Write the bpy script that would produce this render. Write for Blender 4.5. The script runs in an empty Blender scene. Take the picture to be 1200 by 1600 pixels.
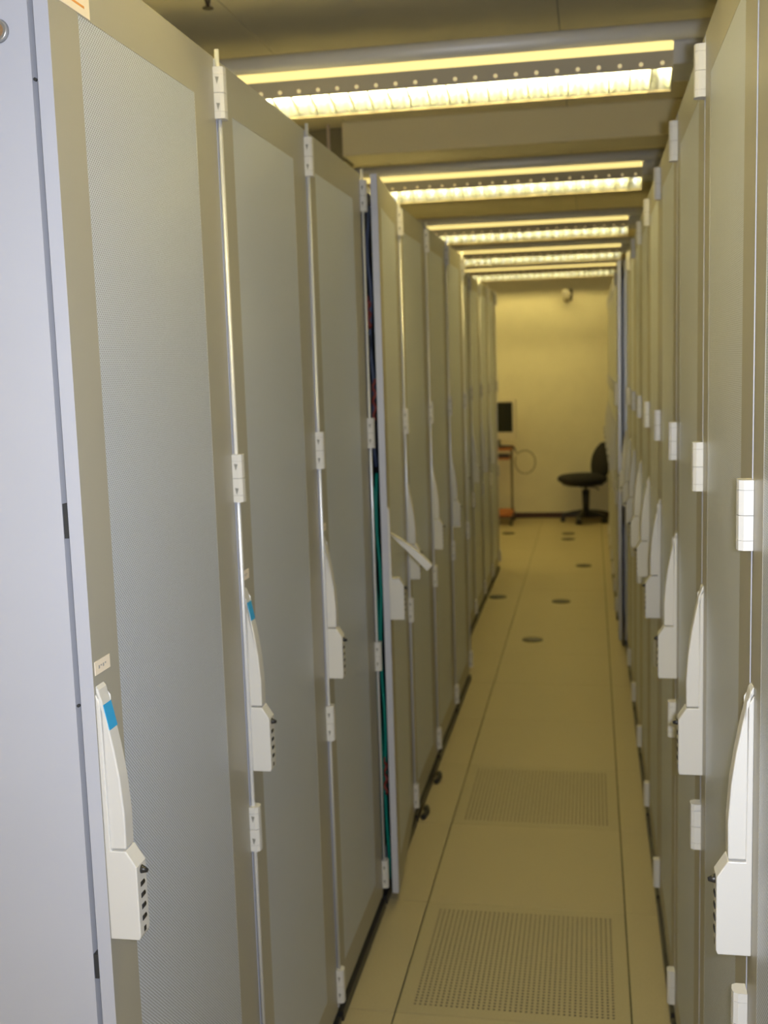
import bpy, bmesh, math, random
from mathutils import Matrix, Vector
random.seed(7)
PI = math.pi
SC = bpy.context.scene
C = SC.collection

# ------------------------------------------------------------------ camera
CAM_H = 1.6615
cam_d = bpy.data.cameras.new('camera')
cam = bpy.data.objects.new('camera', cam_d)
C.objects.link(cam)
yaw, pitch, roll = 0.1866, -0.1315, -0.0313
fw = Vector((-math.sin(yaw)*math.cos(pitch), math.cos(yaw)*math.cos(pitch), math.sin(pitch)))
rt = Vector((math.cos(yaw), math.sin(yaw), 0))
up = rt.cross(fw)
rt2 = math.cos(roll)*rt + math.sin(roll)*up
up2 = -math.sin(roll)*rt + math.cos(roll)*up
mw = Matrix((rt2, up2, -fw)).transposed().to_4x4()
mw.translation = Vector((0, 0, CAM_H))
cam.matrix_world = mw
cam_d.sensor_fit = 'VERTICAL'
cam_d.sensor_height = 32.0
cam_d.sensor_width = 24.0
cam_d.lens = 32.0*1738.2/1600.0
cam_d.clip_start = 0.05
cam_d.clip_end = 60
cam_d.dof.use_dof = True
cam_d.dof.focus_distance = 1.35
cam_d.dof.aperture_fstop = 6.3
SC.camera = cam

# ------------------------------------------------------------------ world, flash, exposure
w = bpy.data.worlds.new('world'); SC.world = w
w.use_nodes = True
w.node_tree.nodes['Background'].inputs[0].default_value = (1.0, 0.9, 0.6, 1)
w.node_tree.nodes['Background'].inputs[1].default_value = 0.02
SC.view_settings.view_transform = 'Standard'
SC.view_settings.look = 'None'
SC.view_settings.gamma = 1.0
SC.view_settings.use_curve_mapping = False
SC.view_settings.exposure = 0.0
try:
    SC.cycles.use_denoising = True
    SC.cycles.max_bounces = 8
    SC.cycles.diffuse_bounces = 5
    SC.cycles.sample_clamp_indirect = 6.0
    SC.cycles.caustics_reflective = False
except Exception:
    pass
TUBE_R = 86.0            # radiance of the fluorescent tubes
TUBE_C = (1.0, 0.79, 0.27)
FLASH_W = 30.0
fd = bpy.data.lights.new('camera_flash', 'AREA')
fd.shape = 'RECTANGLE'; fd.size = 0.03; fd.size_y = 0.02
fd.energy = FLASH_W; fd.color = (0.86, 0.90, 1.0)
flash = bpy.data.objects.new('camera_flash', fd)
C.objects.link(flash)
mf = mw.copy(); mf.translation = Vector((0, 0, CAM_H)) + rt2*0.045 + fw*0.02 + up2*0.01
flash.matrix_world = mf

# ------------------------------------------------------------------ helpers
MATS = {}
def mat(name, col, rough=0.5, metal=0.0, emit=None, estr=0.0, spec=0.5, noise=0.0, nscale=40.0, bump=0.0, bscale=400.0):
    if name in MATS: return MATS[name]
    m = bpy.data.materials.new(name); m.use_nodes = True
    nt = m.node_tree; b = nt.nodes['Principled BSDF']
    b.inputs['Base Color'].default_value = (*col, 1)
    b.inputs['Roughness'].default_value = rough
    b.inputs['Metallic'].default_value = metal
    b.inputs['Specular IOR Level'].default_value = spec
    if emit:
        b.inputs['Emission Color'].default_value = (*emit, 1)
        b.inputs['Emission Strength'].default_value = estr
    if noise > 0 or bump > 0:
        tc = nt.nodes.new('ShaderNodeTexCoord')
    if noise > 0:
        n = nt.nodes.new('ShaderNodeTexNoise'); n.inputs['Scale'].default_value = nscale
        n.inputs['Detail'].default_value = 3
        nt.links.new(tc.outputs['Object'], n.inputs['Vector'])
        mr = nt.nodes.new('ShaderNodeMapRange')
        mr.inputs[1].default_value = 0.3; mr.inputs[2].default_value = 0.7
        mr.inputs[3].default_value = 1-noise; mr.inputs[4].default_value = 1+noise
        nt.links.new(n.outputs['Fac'], mr.inputs[0])
        vm = nt.nodes.new('ShaderNodeVectorMath'); vm.operation = 'SCALE'
        vm.inputs[0].default_value = col
        nt.links.new(mr.outputs[0], vm.inputs['Scale'])
        nt.links.new(vm.outputs[0], b.inputs['Base Color'])
    if bump > 0:
        n2 = nt.nodes.new('ShaderNodeTexNoise'); n2.inputs['Scale'].default_value = bscale
        nt.links.new(tc.outputs['Object'], n2.inputs['Vector'])
        bp = nt.nodes.new('ShaderNodeBump'); bp.inputs['Strength'].default_value = bump
        bp.inputs['Distance'].default_value = 0.0006
        nt.links.new(n2.outputs['Fac'], bp.inputs['Height'])
        nt.links.new(bp.outputs[0], b.inputs['Normal'])
    MATS[name] = m
    return m

def mesh_sheet_mat():
    """perforated sheet: staggered round holes 5.4 mm apart, dark interior seen through them"""
    m = bpy.data.materials.new('perforated_sheet'); m.use_nodes = True
    nt = m.node_tree; N = nt.nodes; L = nt.links
    b = N['Principled BSDF']
    b.inputs['Roughness'].default_value = 0.38
    b.inputs['Anisotropic'].default_value = 0.8
    b.inputs['Anisotropic Rotation'].default_value = 0.25
    b.inputs['Metallic'].default_value = 0.2
    tc = N.new('ShaderNodeTexCoord'); sx = N.new('ShaderNodeSeparateXYZ')
    L.new(tc.outputs['Object'], sx.inputs[0])
    def mth(op, a, bb=None):
        n = N.new('ShaderNodeMath'); n.operation = op
        for i, v in enumerate((a, bb)):
            if v is None: continue
            if isinstance(v, (int, float)): n.inputs[i].default_value = v
            else: L.new(v, n.inputs[i])
        return n.outputs[0]
    py, pz = 0.0058, 0.0058*0.86*2/1.72*1.0
    def dist(off):
        u = mth('SUBTRACT', mth('FRACT', mth('ADD', mth('MULTIPLY', sx.outputs['Y'], 1/py), off+100)), 0.5)
        v = mth('SUBTRACT', mth('FRACT', mth('ADD', mth('MULTIPLY', sx.outputs['Z'], 1/pz), off+100)), 0.5)
        return mth('SQRT', mth('ADD', mth('MULTIPLY', u, u), mth('MULTIPLY', v, v)))
    d = mth('MINIMUM', dist(0.0), dist(0.5))
    mr = N.new('ShaderNodeMapRange'); mr.interpolation_type = 'SMOOTHSTEP'
    mr.inputs[1].default_value = 0.20; mr.inputs[2].default_value = 0.26
    L.new(d, mr.inputs[0])
    mx = N.new('ShaderNodeMix'); mx.data_type = 'RGBA'
    L.new(mr.outputs[0], mx.inputs['Factor'])
    mx.inputs['A'].default_value = (0.27, 0.295, 0.34, 1)
    mx.inputs['B'].default_value = (0.70, 0.75, 0.86, 1)
    L.new(mx.outputs['Result'], b.inputs['Base Color'])
    bp = N.new('ShaderNodeBump'); bp.inputs['Strength'].default_value = 0.5; bp.inputs['Distance'].default_value = 0.001
    L.new(mr.outputs[0], bp.inputs['Height']); L.new(bp.outputs[0], b.inputs['Normal'])
    return m

PAINT = mat('cabinet_paint', (0.375, 0.36, 0.305), 0.38, noise=0.02, nscale=3)
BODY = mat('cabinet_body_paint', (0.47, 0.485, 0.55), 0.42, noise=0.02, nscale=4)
SHEET = mesh_sheet_mat()
WHITE = mat('white_plastic', (0.64, 0.63, 0.60), 0.35)
CREAM = mat('cream_plastic', (0.78, 0.72, 0.56), 0.4)
BLACK = mat('black_plastic', (0.02, 0.02, 0.02), 0.4)
DARK = mat('dark_interior', (0.03, 0.032, 0.035), 0.7)
GROOVE = mat('groove_grey', (0.22, 0.22, 0.2), 0.7)
ROD = mat('zinc_rod', (0.78, 0.79, 0.82), 0.3, 0.35)
STEEL = mat('galvanised_steel', (0.45, 0.45, 0.45), 0.4, 0.7)
BLUE = mat('blue_sticker', (0.03, 0.33, 0.66), 0.5)
LABEL = mat('cream_label', (0.86, 0.76, 0.62), 0.6)
ORANGE = mat('orange_print', (0.8, 0.35, 0.08), 0.6)
GREY = mat('grey_print', (0.35, 0.34, 0.33), 0.6)
TEAL = mat('teal_cable', (0.0, 0.22, 0.17), 0.5)
CBLUE = mat('blue_cable', (0.05, 0.07, 0.13), 0.5)
CRED = mat('red_cable', (0.20, 0.03, 0.02), 0.5)
CBLK = mat('black_cable', (0.015, 0.015, 0.015), 0.5)
TILE = mat('floor_tile_vinyl', (0.41, 0.355, 0.215), 0.5, noise=0.07, nscale=260)
TILE_P = mat('perforated_tile_vinyl', (0.39, 0.34, 0.205), 0.5, noise=0.07, nscale=260)
SUBFL = mat('floor_joint', (0.08, 0.085, 0.04), 0.9)
CEIL = mat('ceiling_board', (0.80, 0.72, 0.48), 0.8, noise=0.03, nscale=6)
WALLM = mat('wall_paint', (0.80, 0.75, 0.56), 0.7, noise=0.02, nscale=8)
BASEB = mat('brown_baseboard', (0.05, 0.018, 0.012), 0.5)
BEAMM = mat('beam_paint', (0.74, 0.66, 0.44), 0.8)
HOUS = mat('luminaire_housing', (0.42, 0.42, 0.44), 0.45, 0.3)
RAILM = mat('luminaire_rail', (0.62, 0.62, 0.64), 0.5, 0.2)
REFL = mat('louvre_aluminium', (0.68, 0.78, 1.0), 0.22, 0.93)
BLADE = mat('louvre_blade_metal', (0.30, 0.30, 0.29), 0.35, 0.7)
COVER = mat('perforated_cover', (0.42, 0.38, 0.30), 0.5, 0.1)
TUBE = mat('fluorescent_tube', (1, 1, 1), 0.5, emit=TUBE_C, estr=TUBE_R)
STRIP = mat('lit_diffuser', (0.9, 0.8, 0.4), 0.6, emit=(1.0, 0.78, 0.27), estr=1.0)
FABRIC = mat('black_fabric', (0.012, 0.012, 0.013), 0.9, bump=0.5, bscale=900)
WOOD = mat('orange_wood', (0.42, 0.14, 0.035), 0.5, noise=0.15, nscale=20)
SCREEN = mat('dark_screen', (0.012, 0.016, 0.012), 0.25)

def bx(bm, x0, x1, y0, y1, z0, z1, mi=0):
    vs = [bm.verts.new(p) for p in ((x0,y0,z0),(x1,y0,z0),(x1,y1,z0),(x0,y1,z0),(x0,y0,z1),(x1,y0,z1),(x1,y1,z1),(x0,y1,z1))]
    fs = []
    for q in ((0,3,2,1),(4,5,6,7),(0,1,5,4),(1,2,6,5),(2,3,7,6),(3,0,4,7)):
        f = bm.faces.new([vs[i] for i in q]); f.material_index = mi; fs.append(f)
    return fs

def prism(bm, prof, axis, a0, a1, mi=0):
    """extrude a closed 2-D profile along an axis; profile in the two other axes in xyz order"""
    def P(p, a):
        if axis == 'x': return (a, p[0], p[1])
        if axis == 'y': return (p[0], a, p[1])
        return (p[0], p[1], a)
    A = [bm.verts.new(P(p, a0)) for p in prof]; B = [bm.verts.new(P(p, a1)) for p in prof]
    n = len(prof); fs = [bm.faces.new(A), bm.faces.new(B[::-1])]
    for i in range(n):
        fs.append(bm.faces.new([A[i], B[i], B[(i+1) % n], A[(i+1) % n]]))
    for f in fs: f.material_index = mi
    return fs

def cyl(bm, p0, p1, r0, r1=None, n=16, mi=0, caps=True):
    r1 = r0 if r1 is None else r1
    p0, p1 = Vector(p0), Vector(p1); d = (p1-p0).normalized()
    a = Vector((0,0,1)) if abs(d.z) < 0.9 else Vector((1,0,0))
    u = d.cross(a).normalized(); v = d.cross(u)
    A = []; B = []
    for i in range(n):
        t = 2*PI*i/n; o = u*math.cos(t)+v*math.sin(t)
        A.append(bm.verts.new(p0+o*r0)); B.append(bm.verts.new(p1+o*r1))
    for i in range(n):
        f = bm.faces.new([A[i], A[(i+1)%n], B[(i+1)%n], B[i]]); f.smooth = True; f.material_index = mi
    if caps:
        bm.faces.new(A[::-1]).material_index = mi; bm.faces.new(B).material_index = mi

def lathe(bm, prof, c=(0,0,0), n=24, mi=0):
    """prof: (r, z) list around z through c"""
    rings = []
    for r, z in prof:
        rings.append([bm.verts.new((c[0]+max(r,1e-4)*math.cos(2*PI*i/n), c[1]+max(r,1e-4)*math.sin(2*PI*i/n), c[2]+z)) for i in range(n)])
    for a, b in zip(rings, rings[1:]):
        for i in range(n):
            f = bm.faces.new([a[i], a[(i+1)%n], b[(i+1)%n], b[i]]); f.smooth = True; f.material_index = mi
    bm.faces.new(rings[0][::-1]).material_index = mi; bm.faces.new(rings[-1]).material_index = mi

def tube(bm, pts, r, n=8, mi=0):
    pts = [Vector(p) for p in pts]
    rings = []
    pu = None
    for i, p in enumerate(pts):
        d = (pts[min(i+1, len(pts)-1)] - pts[max(i-1, 0)]).normalized()
        if pu is None:
            a = Vector((0,0,1)) if abs(d.z) < 0.9 else Vector((1,0,0))
            u = d.cross(a).normalized()
        else:
            u = (pu - d*pu.dot(d)).normalized()
        pu = u; v = d.cross(u)
        rings.append([bm.verts.new(p + (u*math.cos(2*PI*k/n) + v*math.sin(2*PI*k/n))*r) for k in range(n)])
    for a, b in zip(rings, rings[1:]):
        for k in range(n):
            f = bm.faces.new([a[k], a[(k+1)%n], b[(k+1)%n], b[k]]); f.smooth = True; f.material_index = mi
    bm.faces.new(rings[0][::-1]).material_index = mi; bm.faces.new(rings[-1]).material_index = mi

def obj(name, bm, mats, parent=None, loc=(0,0,0), bevel=0.0, seg=2, smooth=False):
    bmesh.ops.recalc_face_normals(bm, faces=bm.faces)
    if bevel > 0:
        es = [e for e in bm.edges if len(e.link_faces) == 2 and e.calc_face_angle(0) > 0.6]
        bmesh.ops.bevel(bm, geom=es, offset=bevel, segments=seg, profile=0.5, affect='EDGES', clamp_overlap=True)
    if smooth:
        for f in bm.faces: f.smooth = True
    me = bpy.data.meshes.new(name); bm.to_mesh(me); bm.free()
    for m in (mats if isinstance(mats, (list, tuple)) else [mats]): me.materials.append(m)
    o = bpy.data.objects.new(name, me); C.objects.link(o)
    o.location = loc
    if parent: o.parent = parent
    return o
def B(): return bmesh.new()
def tag(o, label, cat, group=None):
    o['label'] = label; o['category'] = cat
    if group: o['group'] = group
    return o
def thing(name, label, cat, loc=(0,0,0), rz=0, group=None):
    o = bpy.data.objects.new(name, None); C.objects.link(o); o.empty_display_size = 0.1
    o.location = loc; o.rotation_euler = (0,0,rz)
    return tag(o, label, cat, group)
def struct(o): o['kind'] = 'structure'; return o
KIDS = {}
def copy_tree(o, parent=None, skip=()):
    c = o.copy(); C.objects.link(c); c.parent = parent
    for k in ('label', 'group'):
        if parent is None and k in c: del c[k]
    for ch in [x for x in bpy.data.objects if x.parent == o and x.name.split('.')[0] not in skip]:
        copy_tree(ch, c, skip)
    return c

# ------------------------------------------------------------------ floor
X0, X1, Y0, Y1 = -3.7, 3.4, -2.2, 11.8
CZ = 2.75
b = B(); bx(b, X0-0.1, X1+0.1, Y0-0.1, Y1+0.1, -0.34, -0.30)
floor = struct(obj('floor', b, SUBFL))
b = B(); bx(b, -0.292, 0.292, -0.2975, 0.2975, -0.30, -0.04)   # dark pedestal grid under the tiles
b.free()
def tile_mesh():
    b = B(); bx(b, -0.2977, 0.2977, -0.2985, 0.2985, -0.03, 0.0)
    return b
cols = [-0.5097+0.6*k for k in range(-5, 7)]
rows = [2.637+0.6*k for k in range(-8, 16)]
proto = None
hole_tiles = {}
PERF = {(5, 8), (5, 10)}
def perf_tile():
    # a tile plate with a 38 x 38 grid of square-octagonal holes
    b = B(); n = 38; a = 0.262; p = 2*a/n; r = p*0.275
    T = -0.0; D = -0.012
    for i in range(n):
        for j in range(n):
            cx = -a+p*(i+.5); cy = -a+p*(j+.5); h = p/2
            o = [b.verts.new((cx+sx*h, cy+sy*h, T)) for sx, sy in ((-1,-1),(1,-1),(1,1),(-1,1))]
            q = [b.verts.new((cx+math.cos(t)*r, cy+math.sin(t)*r, T)) for t in (PI*1.25, PI*1.75, PI*.25, PI*.75)]
            lo = [b.verts.new((v.co.x, v.co.y, D)) for v in q]
            for k in range(4):
                k2 = (k+1) % 4
                b.faces.new([o[k], o[k2], q[k2], q[k]])
                f = b.faces.new([q[k], q[k2], lo[k2], lo[k]]); f.material_index = 1
    for x0, x1, y0, y1 in ((-0.2977, 0.2977, -0.2985, -a), (-0.2977, 0.2977, a, 0.2985), (-0.2977, -a, -a, a), (a, 0.2977, -a, a)):
        bx(b, x0, x1, y0, y1, -0.03, 0.0)
    return b
solid = pt = None
for ri, yy in enumerate(rows):
    for ci, xx in enumerate(cols):
        cx, cy = xx+0.3, yy+0.3
        if cy > 12.2: continue
        y_len = 0.6
        if (ci, ri) in PERF:
            if pt is None:
                me_b = perf_tile()
                me = bpy.data.meshes.new('perforated_floor_tile'); me_b.to_mesh(me); me_b.free()
                me.materials.append(TILE_P); me.materials.append(DARK); pt = me
            o = bpy.data.objects.new('perforated_floor_tile', pt); C.objects.link(o); o.parent = floor
            o['label'] = 'floor tile drilled with a square grid of small round air holes'
            b = B(); bx(b, -0.27, 0.27, -0.27, 0.27, -0.06, -0.055); u = obj('tile_pan', b, DARK, o)
        else:
            if solid is None:
                me_b = tile_mesh(); me = bpy.data.meshes.new('floor_tile'); 
                bmesh.ops.recalc_face_normals(me_b, faces=me_b.faces); me_b.to_mesh(me); me_b.free(); me.materials.append(TILE); solid = me
            o = bpy.data.objects.new('floor_tile', solid); C.objects.link(o); o.parent = floor
        o.location = (cx, cy, 0)
b = B()
for xx in cols[:-1]: bx(b, xx-0.02, xx+0.02, Y0, Y1, -0.08, -0.008)
for yy in rows: bx(b, X0, X1, yy-0.02, yy+0.02, -0.08, -0.0085)
o = obj('stringer', b, SUBFL, floor)
o['kind'] = 'stuff'

# ------------------------------------------------------------------ walls, ceiling
def wall(name, *a):
    b = B(); bx(b, *a); return struct(obj(name, b, WALLM))
wall('wall_far', X0, X1, Y1, Y1+0.1, -0.3, CZ+0.1)
wall('wall_near', X0, X1, Y0-0.1, Y0, -0.3, CZ+0.1)
wall('wall_left', X0-0.1, X0, Y0-0.1, Y1+0.1, -0.3, CZ+0.1)
wall('wall_right', X1, X1+0.1, Y0-0.1, Y1+0.1, -0.3, CZ+0.1)
b = B(); prism(b, [(Y1-0.014, 0.0), (Y1-0.014, 0.052), (Y1-0.006, 0.06), (Y1, 0.06), (Y1, 0.0)], 'x', X0, X1)
struct(obj('baseboard_far', b, BASEB))
b = B(); bx(b, X0, X1, Y0, Y1, CZ+0.012, CZ+0.08)
ceil = struct(obj('ceiling', b, mat('ceiling_joint', (0.40, 0.38, 0.3), 0.9)))
cxs = [-3.7, -3.057, -2.07, -1.083, -0.096, 0.891, 1.878, 2.865, 3.4]
cys = [-2.2, -0.6, 1.8, 5.09, 6.9, 9.3, 11.8]
for i in range(len(cxs)-1):
    for j in range(len(cys)-1):
        b = B(); bx(b, cxs[i]+0.002, cxs[i+1]-0.002, cys[j]+0.002, cys[j+1]-0.002, CZ, CZ+0.012)
        obj('ceiling_panel', b, CEIL, ceil)
b = B(); bx(b, -1.10, X1, 5.09, 5.34, 2.603, CZ)
struct(obj('ceiling_beam', b, BEAMM, bevel=0.004))
b = B(); bx(b, X0, -1.11, 5.20, 5.38, 2.60, CZ)  # dark box stands in for the shaded open recess past the beam end
o = obj('recess_shade_box', b, mat('recess_shade', (0.22, 0.19, 0.10), 0.7), bevel=0.003)
tag(o, 'dark olive box standing in for the shaded ceiling recess at the left end of the beam', 'recess box')

# ------------------------------------------------------------------ luminaires
LX0, LX1 = -1.46, 0.240
NC = 28; CP = (LX1-LX0)/NC
def make_light():
    root = thing('ceiling_light', '', 'ceiling light', (0,0,0))
    XA, XB = LX0-0.06, 0.66
    b = B(); bx(b, XA, XB, 0.05, 0.33, 2.585, 2.590)
    obj('top_plate', b, HOUS, root)
    for yc in (0.028, 0.352):
        b = B(); cyl(b, (XA, yc, 2.584), (XB, yc, 2.584), 0.0255, n=20)
        obj('rail', b, RAILM, root)
    for x0, x1 in ((LX1, XB), (XA, LX0)):
        b = B(); prism(b, [(0.052, 2.56), (0.08, 2.505), (0.30, 2.505), (0.328, 2.56), (0.328, 2.585), (0.052, 2.585)], 'x', x0, x1)
        obj('end_box', b, HOUS, root)
    for sg in (0, 1):
        def M(pts): return pts if sg == 0 else [(0.38-y, z) for y, z in pts]
        b = B(); prism(b, M([(0.048, 2.560), (0.053, 2.538), (0.060, 2.538), (0.060, 2.584), (0.048, 2.584)]), 'x', LX0, LX1-0.004)
        obj('diffuser', b, STRIP, root)
        b = B(); prism(b, M([(0.053, 2.538), (0.078, 2.493), (0.080, 2.494), (0.061, 2.538)]), 'x', LX0, LX1)
        obj('side_cover', b, COVER, root)
    b = B()
    d = Vector((0, 0.024, -0.041)).normalized(); nrm = Vector((0, -0.86, -0.5))
    for i in range(NC):
        p = Vector((LX0+CP*(i+0.5), 0.0695, 2.508)); cyl(b, p, p+nrm*0.001, 0.0062, n=10)
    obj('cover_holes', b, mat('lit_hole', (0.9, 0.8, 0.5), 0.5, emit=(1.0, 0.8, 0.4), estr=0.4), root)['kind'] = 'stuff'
    for sg in (0, 1):
        b = B(); nu = 6
        for c in range(NC):
            grid = []
            for k in range(nu+1):
                u = k/nu*2-1; off = 0.013*(1-u*u)
                colv = []
                for i in range(6):
                    t = i/5; z = 2.458+0.078*t
                    y = 0.1775+off-0.012*t*t
                    colv.append(b.verts.new((LX0+CP*(c+k/nu), y if sg == 0 else 0.38-y, z)))
                grid.append(colv)
            for k in range(nu):
                for i in range(5):
                    f = b.faces.new([grid[k][i], grid[k+1][i], grid[k+1][i+1], grid[k][i+1]]); f.smooth = True
        obj('reflector', b, REFL, root)
        yt = 0.132 if sg == 0 else 0.248
        b = B(); cyl(b, (LX0+0.02, yt, 2.514), (LX1-0.02, yt, 2.514), 0.0068, n=12)
        obj('lamp_tube', b, TUBE, root)
    b = B(); bx(b, LX0, LX1, 0.183, 0.197, 2.452, 2.458); obj('bottom_bar', b, COVER, root)
    first = None
    for i in range(NC+1):
        if first is None:
            b = B()
            prism(b, [(0.081, 2.494), (0.19, 2.459), (0.299, 2.494), (0.299, 2.500), (0.19, 2.484), (0.081, 2.500)], 'x', -0.0022, 0.0022)
            first = obj('louvre_blade', b, BLADE, root); o = first
        else:
            o = first.copy(); C.objects.link(o); o.parent = root
        o.location = (LX0+CP*i, 0, 0)
    for x in (-1.44, 0.60):
        b = B()
        cyl(b, (x, 0.19, 2.600), (x, 0.19, CZ), 0.006, n=8)
        cyl(b, (x, 0.19, CZ-0.012), (x, 0.19, CZ), 0.02, n=12)
        bx(b, x-0.02, x+0.02, 0.16, 0.22, 2.590, 2.602)
        obj('hanger', b, STEEL, root)
    return root
LN = ['nearest louvred fluorescent light crossing the aisle in view, with bright scalloped cells',
      'second louvred fluorescent light from the near end, just beyond the ceiling beam',
      'third louvred fluorescent light from the near end, halfway down the aisle',
      'fourth louvred fluorescent light from the near end, behind the middle one',
      'farthest louvred fluorescent light, just before the pale end wall']
l0 = make_light(); l0['group'] = 'fluorescent lights across the aisle'
for i, y in enumerate([3.41, 5.42, 7.44, 9.22, 11.05, 1.40, -0.6]):
    o = l0 if i == 0 else copy_tree(l0)
    o.location = (0, y, 0)
    o['group'] = 'fluorescent lights across the aisle'
    o['label'] = LN[i] if i < 5 else ('louvred fluorescent light overhead, just behind the picture edge' if i == 5 else 'louvred fluorescent light behind the viewer')

for dx in (-2.15, 2.15):  # unseen lights, added to brighten the dark ceiling by bounce
    for y in (1.40, 3.41, 7.44, 9.22):
        o = copy_tree(l0); o.location = (dx, y, 0); o['group'] = 'unseen lights added over the neighbouring aisles'
        o['label'] = 'unseen louvred light added for bounce over the neighbouring aisle to the %s, %s one from the near end' % ('left' if dx < 0 else 'right', {1.4: 'first', 3.41: 'second', 7.44: 'third', 9.22: 'farthest'}[y])
# ------------------------------------------------------------------ server racks
RW = 0.6268; RH = 2.2; RD = 0.98
HZ = (2.139, 1.465, 0.796, 0.108)
def make_rack(mirror=False):
    s = -1 if mirror else 1
    def Y(y): return y if not mirror else RW-y
    def boxy(b, x0, x1, y0, y1, z0, z1, mi=0):
        a, c = Y(y0), Y(y1); bx(b, x0, x1, min(a,c), max(a,c), z0, z1, mi)
    root = thing('server_rack', '', 'server cabinet')
    # carcass: sides, top, back, base, front rails
    b = B()
    g = 0.0015; t = 0.018; xf = -0.026
    boxy(b, -RD, xf, g, t, 0.03, RH)
    boxy(b, -RD, xf, RW-t, RW-g, 0.03, RH)
    boxy(b, -RD, xf, t, RW-t, RH-t, RH)
    boxy(b, -RD, -RD+t, t, RW-t, 0.03, RH-t)
    boxy(b, -RD, xf, t, RW-t, 0.03, 0.03+t)
    obj('carcass', b, BODY, root)
    b = B()
    boxy(b, -RD+0.03, -0.05, 0.03, RW-0.03, 0.0, 0.03)
    obj('plinth', b, BLACK, root)
    # door, origin on the hinge axis
    hy = Y(RW-0.004)
    door = bpy.data.objects.new('door', None)
    b = B()
    d0, d1 = -0.0195, 0.0
    wl = RW-0.010
    a0, a1 = 0.086, RW-0.112          # opening
    z0, z1 = 0.042, RH; o0, o1 = 0.125, 2.118
    def dq(x0, x1, y0, y1, zz0, zz1):
        p, q = Y(y0)-hy, Y(y1)-hy; bx(b, x0, x1, min(p,q), max(p,q), zz0, zz1)
    # frame ring as one mesh
    yo = [0.004, RW-0.006]; yi = [a0, a1]
    for X in ((d1, 1), (d0, 0)):
        pass
    def ring(x): 
        O = [b.verts.new((x, Y(yy)-hy, zz)) for yy, zz in ((yo[0], z0), (yo[1], z0), (yo[1], z1), (yo[0], z1))]
        I = [b.verts.new((x, Y(yy)-hy, zz)) for yy, zz in ((yi[0], o0), (yi[1], o0), (yi[1], o1), (yi[0], o1))]
        return O, I
    O1, I1 = ring(d1); O0, I0 = ring(d0)
    for k in range(4):
        k2 = (k+1) % 4
        b.faces.new([O1[k], O1[k2], I1[k2], I1[k]]); b.faces.new([O0[k], O0[k2], I0[k2], I0[k]])
        b.faces.new([O1[k], O1[k2], O0[k2], O0[k]]).material_index = 1; b.faces.new([I1[k], I1[k2], I0[k2], I0[k]])  # outer edges: same paint, coloured lighter to stand for flash light on them
    bpy.data.objects.remove(door)
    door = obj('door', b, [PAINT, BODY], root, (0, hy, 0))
    b = B()
    p, q = Y(a0)-hy, Y(a1)-hy
    bx(b, -0.006, -0.0003, min(p,q)+0.0002, max(p,q)-0.0002, o0+0.0002, o1-0.0002)
    obj('mesh_panel', b, SHEET, door)
    # handle at the free edge
    def prf(b, prof, y0, y1, mi=0):
        p, q = Y(y0)-hy, Y(y1)-hy; prism(b, prof, 'y', min(p,q), max(p,q), mi)
    b = B()
    prf(b, [(0, 0.905), (0.041, 0.905), (0.043, 0.910), (0.043, 1.008), (0.029, 1.030), (0.008, 1.030), (0.006, 1.235), (0.0, 1.245)], 0.005, 0.037)
    hs = obj('handle_housing', b, WHITE, door, bevel=0.0015)
    b = B()
    lev = [(0.0065, 1.032), (0.029, 1.032), (0.0295, 1.08), (0.026, 1.13), (0.0205, 1.17), (0.013, 1.21), (0.004, 1.25), (0.0, 1.256), (0.0, 1.246), (0.0065, 1.236)]
    piv = 1.215
    lv = B()
    p, q = Y(0.0075)-hy, Y(0.0345)-hy
    prism(lv, [(x, z-piv) for x, z in lev], 'y', min(p,q), max(p,q))
    b.free()
    lo = obj('handle_lever', lv, WHITE, door, (0, 0, piv), bevel=0.002)
    b = B()
    for gy in (0.0070, 0.0350):
        pass
    yk = Y(0.021)-hy
    cyl(b, (0.040, yk, 1.0), (0.052, yk, 0.998), 0.0072, 0.0025, n=12)
    obj('lock_knob', b, BLACK, door)
    fst = None
    for i in range(4):
        if fst is None:
            b = B(); cyl(b, (0.0395, yk-0.006, 0), (0.0395, yk+0.006, 0), 0.0052, n=12)
            fst = obj('dial', b, BLACK, door, (0, 0, 0.980)); 
        else:
            o = fst.copy(); C.objects.link(o); o.location = (0, 0, 0.980-0.016*i)
    b = B(); p, q = Y(0.0135)-hy, Y(0.0285)-hy
    bx(b, 0.042, 0.0434, min(p,q)+0.004, max(p,q)-0.004, 0.912, 0.919)
    obj('key_slot', b, BLACK, door)
    # rod on the hinge side, four hinges
    b = B(); cyl(b, (0.0047, Y(RW), 0.06), (0.0047, Y(RW), 2.214), 0.0042, n=10)
    obj('hinge_rod', b, ROD, root)
    f0 = None
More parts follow.
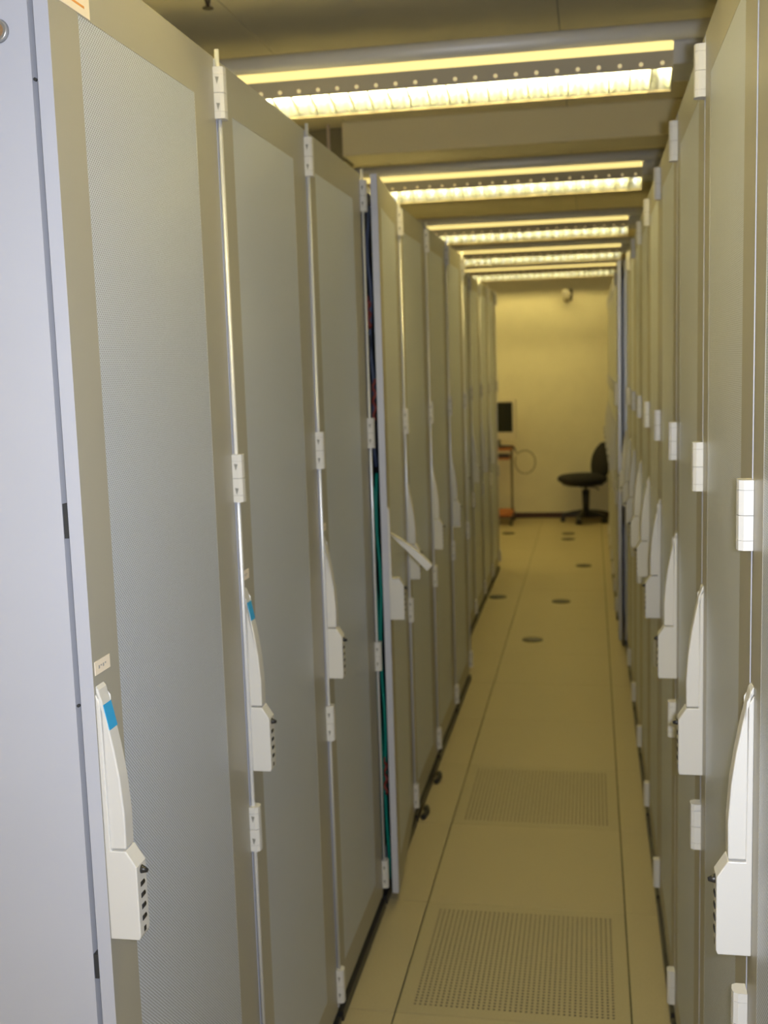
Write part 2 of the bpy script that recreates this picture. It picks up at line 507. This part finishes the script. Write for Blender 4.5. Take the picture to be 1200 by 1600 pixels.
    for z in HZ:
        if f0 is None:
            b = B()
            prof = [(0.0004, -0.013), (0.012, -0.013), (0.0175, -0.009), (0.019, 0.0), (0.0175, 0.009), (0.012, 0.013), (0.0004, 0.013)]
            for za, zb in ((-0.0435, -0.0315), (-0.031, -0.0005), (0.0005, 0.031), (0.0315, 0.0435)):
                prism(b, [(x, y) for x, y in prof], 'z', za, zb, 0)
            prism(b, [(0.0004, -0.012), (0.016, -0.010), (0.0175, 0), (0.016, 0.010), (0.0004, 0.012)], 'z', -0.043, 0.043, 1)
            # wedge shaped screw recesses on the edge that faces along the row
            for zc in (-0.024, 0.02):
                for sy in (-1,):
                    yy = 0.0131*sy
                    v = [b.verts.new(p) for p in ((0.004, yy, zc+0.007), (0.011, yy, zc+0.006), (0.007, yy, zc-0.006))]
                    f = b.faces.new(v); f.material_index = 2
            f0 = obj('hinge', b, [WHITE, GROOVE, GROOVE], root); o = f0
        else:
            o = f0.copy(); C.objects.link(o); o.parent = root
        o.location = (0, Y(RW), z)
    return root

rack = make_rack()
ORD = ['nearest', 'second', 'third', 'fourth', 'fifth', 'sixth', 'seventh', 'eighth', 'ninth']
racks = {}
def place(key, x, y, right, label, group):
    global used
    if not used: o = rack; used = True
    else: o = copy_tree(rack, None, ('hinge_rod',) if right else ())
    o.location = (x, y+RW, 0) if right else (x, y, 0)
    o.rotation_euler = (0, 0, PI if right else 0)
    o['label'] = label; o['group'] = group
    racks[key] = o
    return o
used = False
XL, XR, XL2, XR2 = -0.642, 0.194, -0.742, 0.158
YL = 1.9400-RW; YR = 1.4164-RW
L1 = ['nearest server cabinet on the left, its pale side panel facing the viewer',
      'second server cabinet on the left, blue sticker on its handle tip',
      'third server cabinet on the left, just before the one standing ajar',
      'server cabinet on the left with its door ajar and handle lever swung out',
      'fifth server cabinet on the left, just beyond the ajar one',
      'sixth server cabinet on the left, second beyond the ajar one',
      'seventh server cabinet on the left, last of the forward row']
for i in range(7):
    place(('L', i), XL, YL+RW*i, False, L1[i], 'server cabinets in the near left row')
YL2 = YL+7*RW+0.02
bt = None
for i in range(7):
    if bt is None:
        b = B(); bx(b, -0.04, 0.009, 0.012, RW-0.012, 0.0005, 0.028); bt = obj('base_trim', b, BLACK, racks[('L', i)]); o = bt
    else:
        o = bt.copy(); C.objects.link(o); o.parent = racks[('L', i)]
for i in range(5):
    place(('M', i), XL2, YL2+RW*i, False, '%s server cabinet of the set back far left row' % ORD[i] if i < 4 else 'last server cabinet of the set back far left row beside the computer cart', 'server cabinets in the set back far left row')
for i in range(9):
    lb = ['nearest server cabinet on the right, cut off by the picture edge with a large handle',
          'second server cabinet on the right, its whole mesh door close to the viewer'][i] if i < 2 else '%s server cabinet from the near end of the near right row' % ORD[i]
    place(('R', i), XR, YR+RW*i, True, lb, 'server cabinets in the near right row')
YR2 = YR+9*RW+0.022
for i in range(1, 7):
    place(('S', i), XR2, YR2+RW*i, True, '%s server cabinet past the ajar door in the far right row' % ORD[i-1] if i < 6 else 'last server cabinet of the far right row beside the black chair', 'server cabinets in the far right row')

def kid(root, name):
    return [o for o in bpy.data.objects if o.parent == root and o.name.split('.')[0] == name]
# left cabinet with its door ajar
r = racks[('L', 3)]
d = kid(r, 'door')[0]; d.rotation_euler = (0, 0, math.radians(4.4))
lv = kid(d, 'handle_lever')[0]; lv.rotation_euler = (0, -math.radians(44), 0); lv.location.z -= 0.06; lv.location.x = 0.004; lv.scale = (1, 1, 0.82)
lv['label'] = 'handle lever swung out from the door'
d['label'] = 'cabinet door standing slightly ajar'
def add_cables(root, x0, y0, spec):
    for (dx, dy, za, zb, rad, m) in spec:
        b = B(); n = 14; ph = random.random()*6
        pts = [(x0+dx+0.004*math.sin(ph+i*1.3), y0+dy+0.003*math.cos(ph+i*1.7), za+(zb-za)*i/n) for i in range(n+1)]
        tube(b, pts, rad, 8)
        obj('network_cable', b, m, root)
add_cables(r, 0, 0, [(-0.004, 0.045, 0.06, 1.30, 0.006, TEAL), (0.006, 0.066, 0.06, 1.34, 0.005, TEAL), (-0.012, 0.082, 0.06, 2.1, 0.007, CBLK), (-0.014, 0.062, 0.3, 0.8, 0.006, CBLK),
    (-0.002, 0.046, 1.33, 1.75, 0.0055, CBLK), (0.004, 0.068, 1.36, 2.12, 0.0055, CBLUE), (0.002, 0.05, 1.77, 1.86, 0.006, CRED), (-0.004, 0.048, 1.88, 2.12, 0.0055, CBLUE), (0.008, 0.052, 0.34, 0.46, 0.0045, CRED),
    (0.010, 0.055, 1.50, 1.62, 0.0045, CRED)])
b = B()
bx(b, -0.75, -0.03, 0.1, RW-0.06, 0.10, 2.15)
obj('equipment', b, DARK, r)

# right cabinet whose door is ajar towards the viewer, side panel off, cables inside
rm = thing('server_rack', 'right cabinet with its door ajar, showing silver posts and dark cabled interior', 'server cabinet', (XR2+0.018, YR2, 0), PI, 'server cabinets in the far right row')
rm.location = (XR2+0.018, YR2+RW-0.006, 0)
b = B(); bx(b, -RD, -0.026, 0.0, 0.016, 0.03, RH); bx(b, -RD, -0.026, 0.016, RW-0.002, RH-0.018, RH); bx(b, -RD, -RD+0.018, 0.016, RW-0.002, 0.03, RH-0.018)
bx(b, -RD, -0.026, 0.016, RW-0.002, 0.03, 0.05)
obj('carcass', b, BODY, rm)
b = B(); bx(b, -0.030, -0.008, RW-0.03, RW-0.002, 0.03, RH)
obj('front_post', b, STEEL, rm, bevel=0.002)
b = B(); bx(b, -RD+0.02, -0.05, 0.03, RW-0.04, 0.0, 0.03); obj('plinth', b, BLACK, rm)
b = B(); bx(b, -0.78, -0.06, 0.03, RW-0.05, 0.09, 2.14); obj('equipment', b, DARK, rm)
for k in range(6):
    b = B(); bx(b, -0.058, -0.031, RW-0.045, RW-0.006, 1.93+k*0.022, 1.943+k*0.022); obj('patch_panel', b, mat('pale_blue_plastic', (0.45, 0.62, 0.72), 0.4), rm)
for dx, dy, za, zb, m in ((-0.042, -0.02, 0.4, 1.9, CBLK), (-0.050, -0.028, 0.4, 1.5, CBLUE), (-0.04, -0.028, 0.1, 1.0, TEAL)):
    b = B(); tube(b, [(dx+0.003*math.sin(i), RW+dy, za+(zb-za)*i/10) for i in range(11)], 0.005, 8); obj('network_cable', b, m, rm)
b = B(); hy = 0.004; L = RW-0.012; z0, z1 = 0.03, RH
def dring(b, x0, x1):
    for (ya, yb, za, zb) in ((0, 0.05, z0, z1), (L-0.05, L, z0, z1), (0.05, L-0.05, z0, z0+0.07), (0.05, L-0.05, z1-0.07, z1)):
        bx(b, x0, x1, ya, yb, za, zb)
dring(b, -0.018, 0.0)
dd = obj('door', b, STEEL, rm, (-0.006, hy, 0), bevel=0.0015)
dd['label'] = 'steel framed cabinet door standing ajar'
b = B(); bx(b, -0.012, -0.008, 0.045, L-0.045, z0+0.065, z1-0.065); obj('mesh_panel', b, SHEET, dd)
b = B(); bx(b, 0.0, 0.022, L-0.045, L-0.012, 1.39, 1.52); obj('handle', b, WHITE, dd, bevel=0.004)
dd.rotation_euler = (0, 0, -math.radians(3.2))
b = B(); prism(b, [(-0.0005, -0.012), (0.014, -0.010), (0.018, 0), (0.014, 0.010), (-0.0005, 0.012)], 'z', -0.043, 0.043)
h0 = obj('hinge', b, WHITE, rm, (0, 0.002, HZ[0]))
for z in HZ[1:]:
    o = h0.copy(); C.objects.link(o); o.location = (0, 0.002, z)
b = B(); cyl(b, (-0.018, RW-0.02, 0.0), (-0.018, RW-0.02, 0.032), 0.02, 0.014, n=14); obj('foot', b, BLACK, rm)

# details of the nearest left cabinets: stickers, labels, side lock
def sticker(rackkey, y0, y1, z, h, tilt=0.0):
    dr = kid(racks[rackkey], 'door')[0]; hy = RW-0.004
    b = B(); bx(b, 0.0, 0.0008, y0-hy, y1-hy, z-h/2, z+h/2, 0)
    n = 4; ww = (y1-y0)/ (n+3)
    for i in range(n): bx(b, 0.0008, 0.0011, y0-hy+ww*(1.5+i), y0-hy+ww*(2.1+i), z-h*0.12+(i % 2)*0.002, z+h*0.12, 1)
    o = obj('name_sticker', b, [LABEL, GREY], dr)
for k, z in ((0, 1.278), (1, 1.278), (2, 1.274)): sticker(('L', k), 0.010, 0.056, z, 0.018)
for k in (0, 1):
    dr = kid(racks[('L', k)], 'door')[0]; hy = RW-0.004
    b = B(); prism(b, [(0.0075, 1.229), (0.0150, 1.196), (0.0165, 1.196), (0.0095, 1.230)], 'y', 0.009-hy, 0.033-hy)
    obj('blue_sticker', b, BLUE, dr)['label'] = 'small blue sticker on the handle tip'
dr = kid(racks[('L', 0)], 'door')[0]; hy = RW-0.004
b = B(); bx(b, 0.0, 0.001, 0.010-hy, 0.120-hy, 2.1195, 2.178, 0); bx(b, 0.001, 0.0013, 0.026-hy, 0.104-hy, 2.129, 2.132, 1); bx(b, 0.001, 0.0013, 0.034-hy, 0.100-hy, 2.141, 2.171, 2)
obj('rating_label', b, [LABEL, ORANGE, GREY], dr)['label'] = 'cream label with orange line and grey square at the door top'
r0 = racks[('L', 0)]
b = B(); 
bm_l = b
cyl(b, (-0.066, 0.0016, 2.079), (-0.066, -0.003, 2.079), 0.0145, 0.012, n=24, mi=0)
cyl(b, (-0.066, -0.003, 2.079), (-0.066, -0.0036, 2.079), 0.009, n=20, mi=1)
bx(b, -0.0675, -0.0645, -0.0042, -0.0036, 2.072, 2.086, 2)
obj('side_lock', b, [STEEL, mat('brass', (0.5, 0.33, 0.2), 0.4, 0.6), DARK], r0)
for zc, h in ((1.475, 0.045), (0.865, 0.035), (2.16, 0.05)):
    b = B(); bx(b, -0.0262, -0.0200, 0.003, 0.02, zc-h/2, zc+h/2); obj('door_catch', b, DARK, r0)
for zc in (2.02, 1.23):
    b = B(); cyl(b, (-0.023, 0.006, zc), (-0.023, 0.0025, zc), 0.0022, n=8); obj('screw', b, DARK, r0)

# ------------------------------------------------------------------ floor outlets
GR = [((-0.356, 6.552), 'round dark floor grommet nearest the viewer in the middle of the aisle'),
      ((-0.214, 7.638), 'round dark floor grommet right of centre, second from the viewer'),
      ((-0.663, 7.769), 'round dark floor grommet beside the left cabinets'),
      ((-0.070, 9.005), 'round dark floor grommet beside the right cabinets'),
      ((-0.220, 10.36), 'round dark floor grommet in front of the chair, nearer of the pair'),
      ((-0.225, 10.70), 'round dark floor grommet closest to the chair, farther of the pair'),
      ((-0.800, 10.72), 'round dark floor grommet in front of the computer cart')]
g0 = None
for (x, y), lb in GR:
    if g0 is None:
        g0 = thing('floor_grommet', lb, 'floor grommet')
        b = B(); lathe(b, [(0.064, 0.0), (0.062, 0.004), (0.052, 0.005), (0.050, 0.002)], n=28); obj('ring', b, mat('dark_olive_plastic', (0.06, 0.055, 0.02), 0.5), g0)
        b = B(); lathe(b, [(0.050, 0.0), (0.048, 0.0035), (0.02, 0.004)], n=28); bx(b, -0.03, 0.03, -0.003, 0.003, 0.004, 0.0052); obj('cap', b, BLACK, g0)
        o = g0
    else: o = copy_tree(g0)
    o.location = (x, y, 0.0003); o['label'] = lb; o['group'] = 'round grommets in the raised floor'

# black cable ends at the foot of the left row
for (x, y), lb in (((-0.615, 3.90), 'black cable loop peeping out under the ajar left cabinet'), ((-0.615, 4.25), 'black cable end at the foot of the fifth left cabinet')):
    b = B(); pts = [(x-0.003, y+0.05, 0.011), (x-0.002, y+0.025, 0.014), (x+0.004, y+0.01, 0.022), (x+0.007, y-0.008, 0.016), (x+0.001, y-0.022, 0.011), (x-0.003, y-0.045, 0.011)]
    tube(b, pts, 0.0105, 8)
    tag(obj('power_cable', b, CBLK), lb, 'cable')

# sprinkler and hanger rod above the left row
sp = thing('sprinkler', 'small dark sprinkler head hanging from the ceiling above the left row', 'sprinkler', (-1.06, 3.17, 0))
b = B(); lathe(b, [(0.026, CZ), (0.024, CZ-0.006), (0.012, CZ-0.012), (0.010, CZ-0.045), (0.004, CZ-0.07)], n=16); obj('body', b, mat('dark_bronze', (0.07, 0.05, 0.03), 0.4, 0.5), sp)
b = B(); lathe(b, [(0.016, CZ-0.072), (0.016, CZ-0.074)], n=12); obj('deflector', b, mat('dark_bronze', (0.07, 0.05, 0.03)), sp)
b = B(); cyl(b, (-1.17, 5.12, RH), (-1.17, 5.12, CZ), 0.007, n=10); cyl(b, (-1.17, 5.12, RH), (-1.17, 5.12, RH+0.01), 0.02, n=12)
tag(obj('hanger_rod', b, mat('pale_rod', (0.7, 0.6, 0.55), 0.4)), 'pale threaded rod between left cabinet roof and ceiling beside the beam', 'rod')

# ------------------------------------------------------------------ security camera on the far wall
sc = thing('security_camera', 'silver security camera high on the pale end wall', 'camera', (-0.235, Y1, 2.30))
SILV = mat('silver_plastic', (0.75, 0.72, 0.62), 0.3, 0.2)
b = B(); bx(b, -0.04, 0.05, -0.02, 0, -0.045, 0.075); obj('wall_plate', b, mat('dark_plate', (0.09, 0.08, 0.05), 0.5), sc, bevel=0.006)
b = B(); tube(b, [(0.02, -0.02, 0.02), (0.02, -0.06, 0.03), (0.0, -0.09, 0.03)], 0.016, 10); obj('arm', b, SILV, sc)
b = B(); lathe(b, [(0.02, 0.065), (0.034, 0.055), (0.038, 0.02), (0.034, -0.005), (0.024, -0.012)], (-0.012, -0.11, 0), 20); obj('housing', b, SILV, sc)
b = B(); lathe(b, [(0.030, -0.012), (0.036, -0.03), (0.030, -0.05), (0.016, -0.062), (0.003, -0.066)], (0.0, -0.11, 0), 20); obj('dome', b, mat('smoked_dome', (0.25, 0.22, 0.14), 0.1, 0.2), sc)
b = B(); cyl(b, (-0.014, -0.140, 0.032), (-0.014, -0.156, 0.030), 0.016, 0.018, n=16, mi=0); cyl(b, (-0.014, -0.156, 0.030), (-0.014, -0.157, 0.030), 0.011, n=16, mi=1); obj('lens', b, [SILV, BLACK], sc)

# ------------------------------------------------------------------ office chair
ch = thing('office_chair', 'black swivel office chair at the end of the aisle', 'chair', (-0.062, 11.50, 0), 0)
def pad(bm, cx, cy, cz, hx, hy, hz, rz=0.0, ex=3.2, tilt=0.0, nu=28, nv=14, top_taper=0.0):
    cR = Matrix.Rotation(rz, 3, 'Z') @ Matrix.Rotation(tilt, 3, 'Y')
    def sp(v, e): return math.copysign(abs(v)**e, v)
    rings = []
    for j in range(nv+1):
        ph = -PI/2 + PI*j/nv; ring = []
        for i in range(nu):
            th = 2*PI*i/nu
            x = hx*sp(math.cos(ph), 2/ex)*sp(math.cos(th), 2/ex); y = hy*sp(math.cos(ph), 2/ex)*sp(math.sin(th), 2/ex); z = hz*sp(math.sin(ph), 2/ex*1.2)
            if top_taper: 
                k = 1-top_taper*max(0, z/hz)**2; y *= k
            p = cR @ Vector((x, y, z)); ring.append(bm.verts.new((cx+p.x, cy+p.y, cz+p.z)))
        rings.append(ring)
    for a, c in zip(rings, rings[1:]):
        for i in range(nu):
            try: bm.faces.new([a[i], a[(i+1)%nu], c[(i+1)%nu], c[i]]).smooth = True
            except Exception: pass
    bmesh.ops.remove_doubles(bm, verts=bm.verts, dist=1e-5)
YAW = math.radians(24)
b = B(); pad(b, -0.035, -0.02, 0.445, 0.235, 0.225, 0.056, YAW, 3.0); obj('seat', b, FABRIC, ch)
b = B(); pad(b, -0.04, -0.02, 0.392, 0.19, 0.18, 0.015, YAW, 3.0)
bx(b, -0.06, 0.06, -0.06, 0.06, 0.36, 0.385)
obj('seat_pan', b, BLACK, ch)
b = B(); pad(b, 0.155, 0.06, 0.615, 0.055, 0.20, 0.20, YAW, 2.4, tilt=math.radians(10), top_taper=0.45); obj('backrest', b, FABRIC, ch)
b = B(); tube(b, [(0.03, 0.02, 0.375), (0.16, 0.055, 0.38), (0.195, 0.07, 0.42), (0.20, 0.075, 0.56)], 0.014, 10); obj('back_bracket', b, BLACK, ch)
b = B(); cyl(b, (0,0,0.36), (0,0,0.30), 0.014, n=14); cyl(b, (0,0,0.33), (0,0,0.10), 0.042, 0.032, n=18); cyl(b, (0,0,0.11), (0,0,0.06), 0.034, 0.04, n=18); obj('gas_column', b, BLACK, ch)
b = B(); tube(b, [(0.02, -0.08, 0.375), (0.10, -0.16, 0.372), (0.13, -0.19, 0.352)], 0.007, 8); obj('lever', b, BLACK, ch)
la = None
for i in range(5):
    ang = PI + 2*PI*i/5
    if la is None:
        b = B(); prism(b, [(0.02, 0.050), (0.02, 0.125), (0.12, 0.116), (0.235, 0.092), (0.248, 0.062), (0.12, 0.062)], 'y', -0.028, 0.028)
        la = obj('leg', b, BLACK, ch, bevel=0.005); o = la
        b = B()
        for sy in (-1, 1): cyl(b, (0, sy*0.006, 0.026), (0, sy*0.024, 0.026), 0.026, n=16)
        bx(b, -0.014, 0.014, -0.007, 0.007, 0.02, 0.062)
        ca = obj('caster', b, BLACK, la, (0.232, 0, 0))
    else:
        o = la.copy(); C.objects.link(o); o.parent = ch
        c2 = ca.copy(); C.objects.link(c2); c2.parent = o
    o.rotation_euler = (0, 0, ang)

# ------------------------------------------------------------------ computer cart with screen and keyboard
ct = thing('computer_cart', 'small wheeled computer cart with orange wooden shelves behind the left row', 'cart', (-1.06, 11.42, 0))
b = B(); bx(b, -0.26, 0.262, -0.20, 0.22, 0.765, 0.790); obj('top_shelf', b, WOOD, ct, bevel=0.004)
b = B(); bx(b, -0.26, 0.245, -0.22, 0.12, 0.675, 0.693); obj('keyboard_tray', b, WOOD, ct, bevel=0.004)
b = B(); bx(b, -0.26, 0.262, -0.16, 0.16, 0.090, 0.135); obj('bottom_shelf', b, WOOD, ct, bevel=0.004)
PO = mat('dark_olive_metal', (0.13, 0.11, 0.05), 0.5, 0.3)
for sx in (-0.25, 0.25):
    b = B(); bx(b, sx-0.010, sx+0.010, 0.02, 0.045, 0.06, 0.765); obj('post', b, PO, ct)
    b = B(); bx(b, sx-0.012, sx+0.012, -0.20, 0.22, 0.060, 0.090); obj('foot_rail', b, BLACK, ct)
for sx in (-0.25, 0.25):
    for sy in (-0.18, 0.20):
        b = B()
        cyl(b, (sx-0.014, sy, 0.025), (sx+0.014, sy, 0.025), 0.025, n=16); bx(b, sx-0.006, sx+0.006, sy-0.008, sy+0.008, 0.03, 0.065)
        obj('caster', b, BLACK, ct)
mo = thing('monitor', 'flat cream bezelled computer screen, dark, standing on the cart', 'monitor', (-0.985, 11.40, 0.7902), math.radians(-8))
b = B(); bx(b, -0.22, 0.235, -0.02, 0.03, 0.075, 0.485); obj('bezel', b, CREAM, mo, bevel=0.006)
b = B(); bx(b, -0.19, 0.200, -0.022, -0.0195, 0.155, 0.455); obj('screen', b, SCREEN, mo)
b = B(); prism(b, [(-0.03, 0.01), (0.06, 0.01), (0.045, 0.09), (-0.01, 0.09)], 'x', -0.03, 0.06); lathe(b, [(0.12, 0.0), (0.118, 0.01), (0.03, 0.016)], (0.04, 0.02, 0), 24); obj('stand', b, CBLK, mo)
b = B(); bx(b, -0.22, 0.24, -0.03, 0.10, 0.6935, 0.722)
o = obj('keyboard', b, BLACK, None, (-1.06, 11.29, 0), bevel=0.004); tag(o, 'black keyboard on the tray of the computer cart', 'keyboard')
kb = o
kk = None
for i in range(14):
    for j in range(4):
        if kk is None:
            b = B(); bx(b, -0.012, 0.012, -0.011, 0.011, 0, 0.005); kk = obj('key', b, mat('dark_key', (0.04, 0.04, 0.04), 0.5), kb); o = kk
        else:
            o = kk.copy(); C.objects.link(o); o.parent = kb
        o.location = (-0.195+i*0.031, -0.013+j*0.03, 0.7215)
b = B(); pts = []
for i in range(25):
    t = i/24; a = PI*0.75 - t*PI*1.9
    pts.append((-0.672+0.105*math.cos(a), 11.42+0.04*t, 0.63+0.12*math.sin(a)))
pts = [(-0.80, 11.41, 0.80)] + pts
tube(b, pts, 0.005, 8)
tag(obj('looped_cable', b, mat('olive_cable', (0.16, 0.15, 0.05), 0.5)), 'olive cable hanging in a loop off the side of the computer cart', 'cable')
b = B(); tube(b, [(-0.90, 11.26, 0.803), (-0.84, 11.25, 0.804), (-0.785, 11.26, 0.803), (-0.765, 11.27, 0.775)], 0.011, 8)
tag(obj('cable_plug', b, BLACK), 'black cable plug hanging over the cart edge', 'cable')
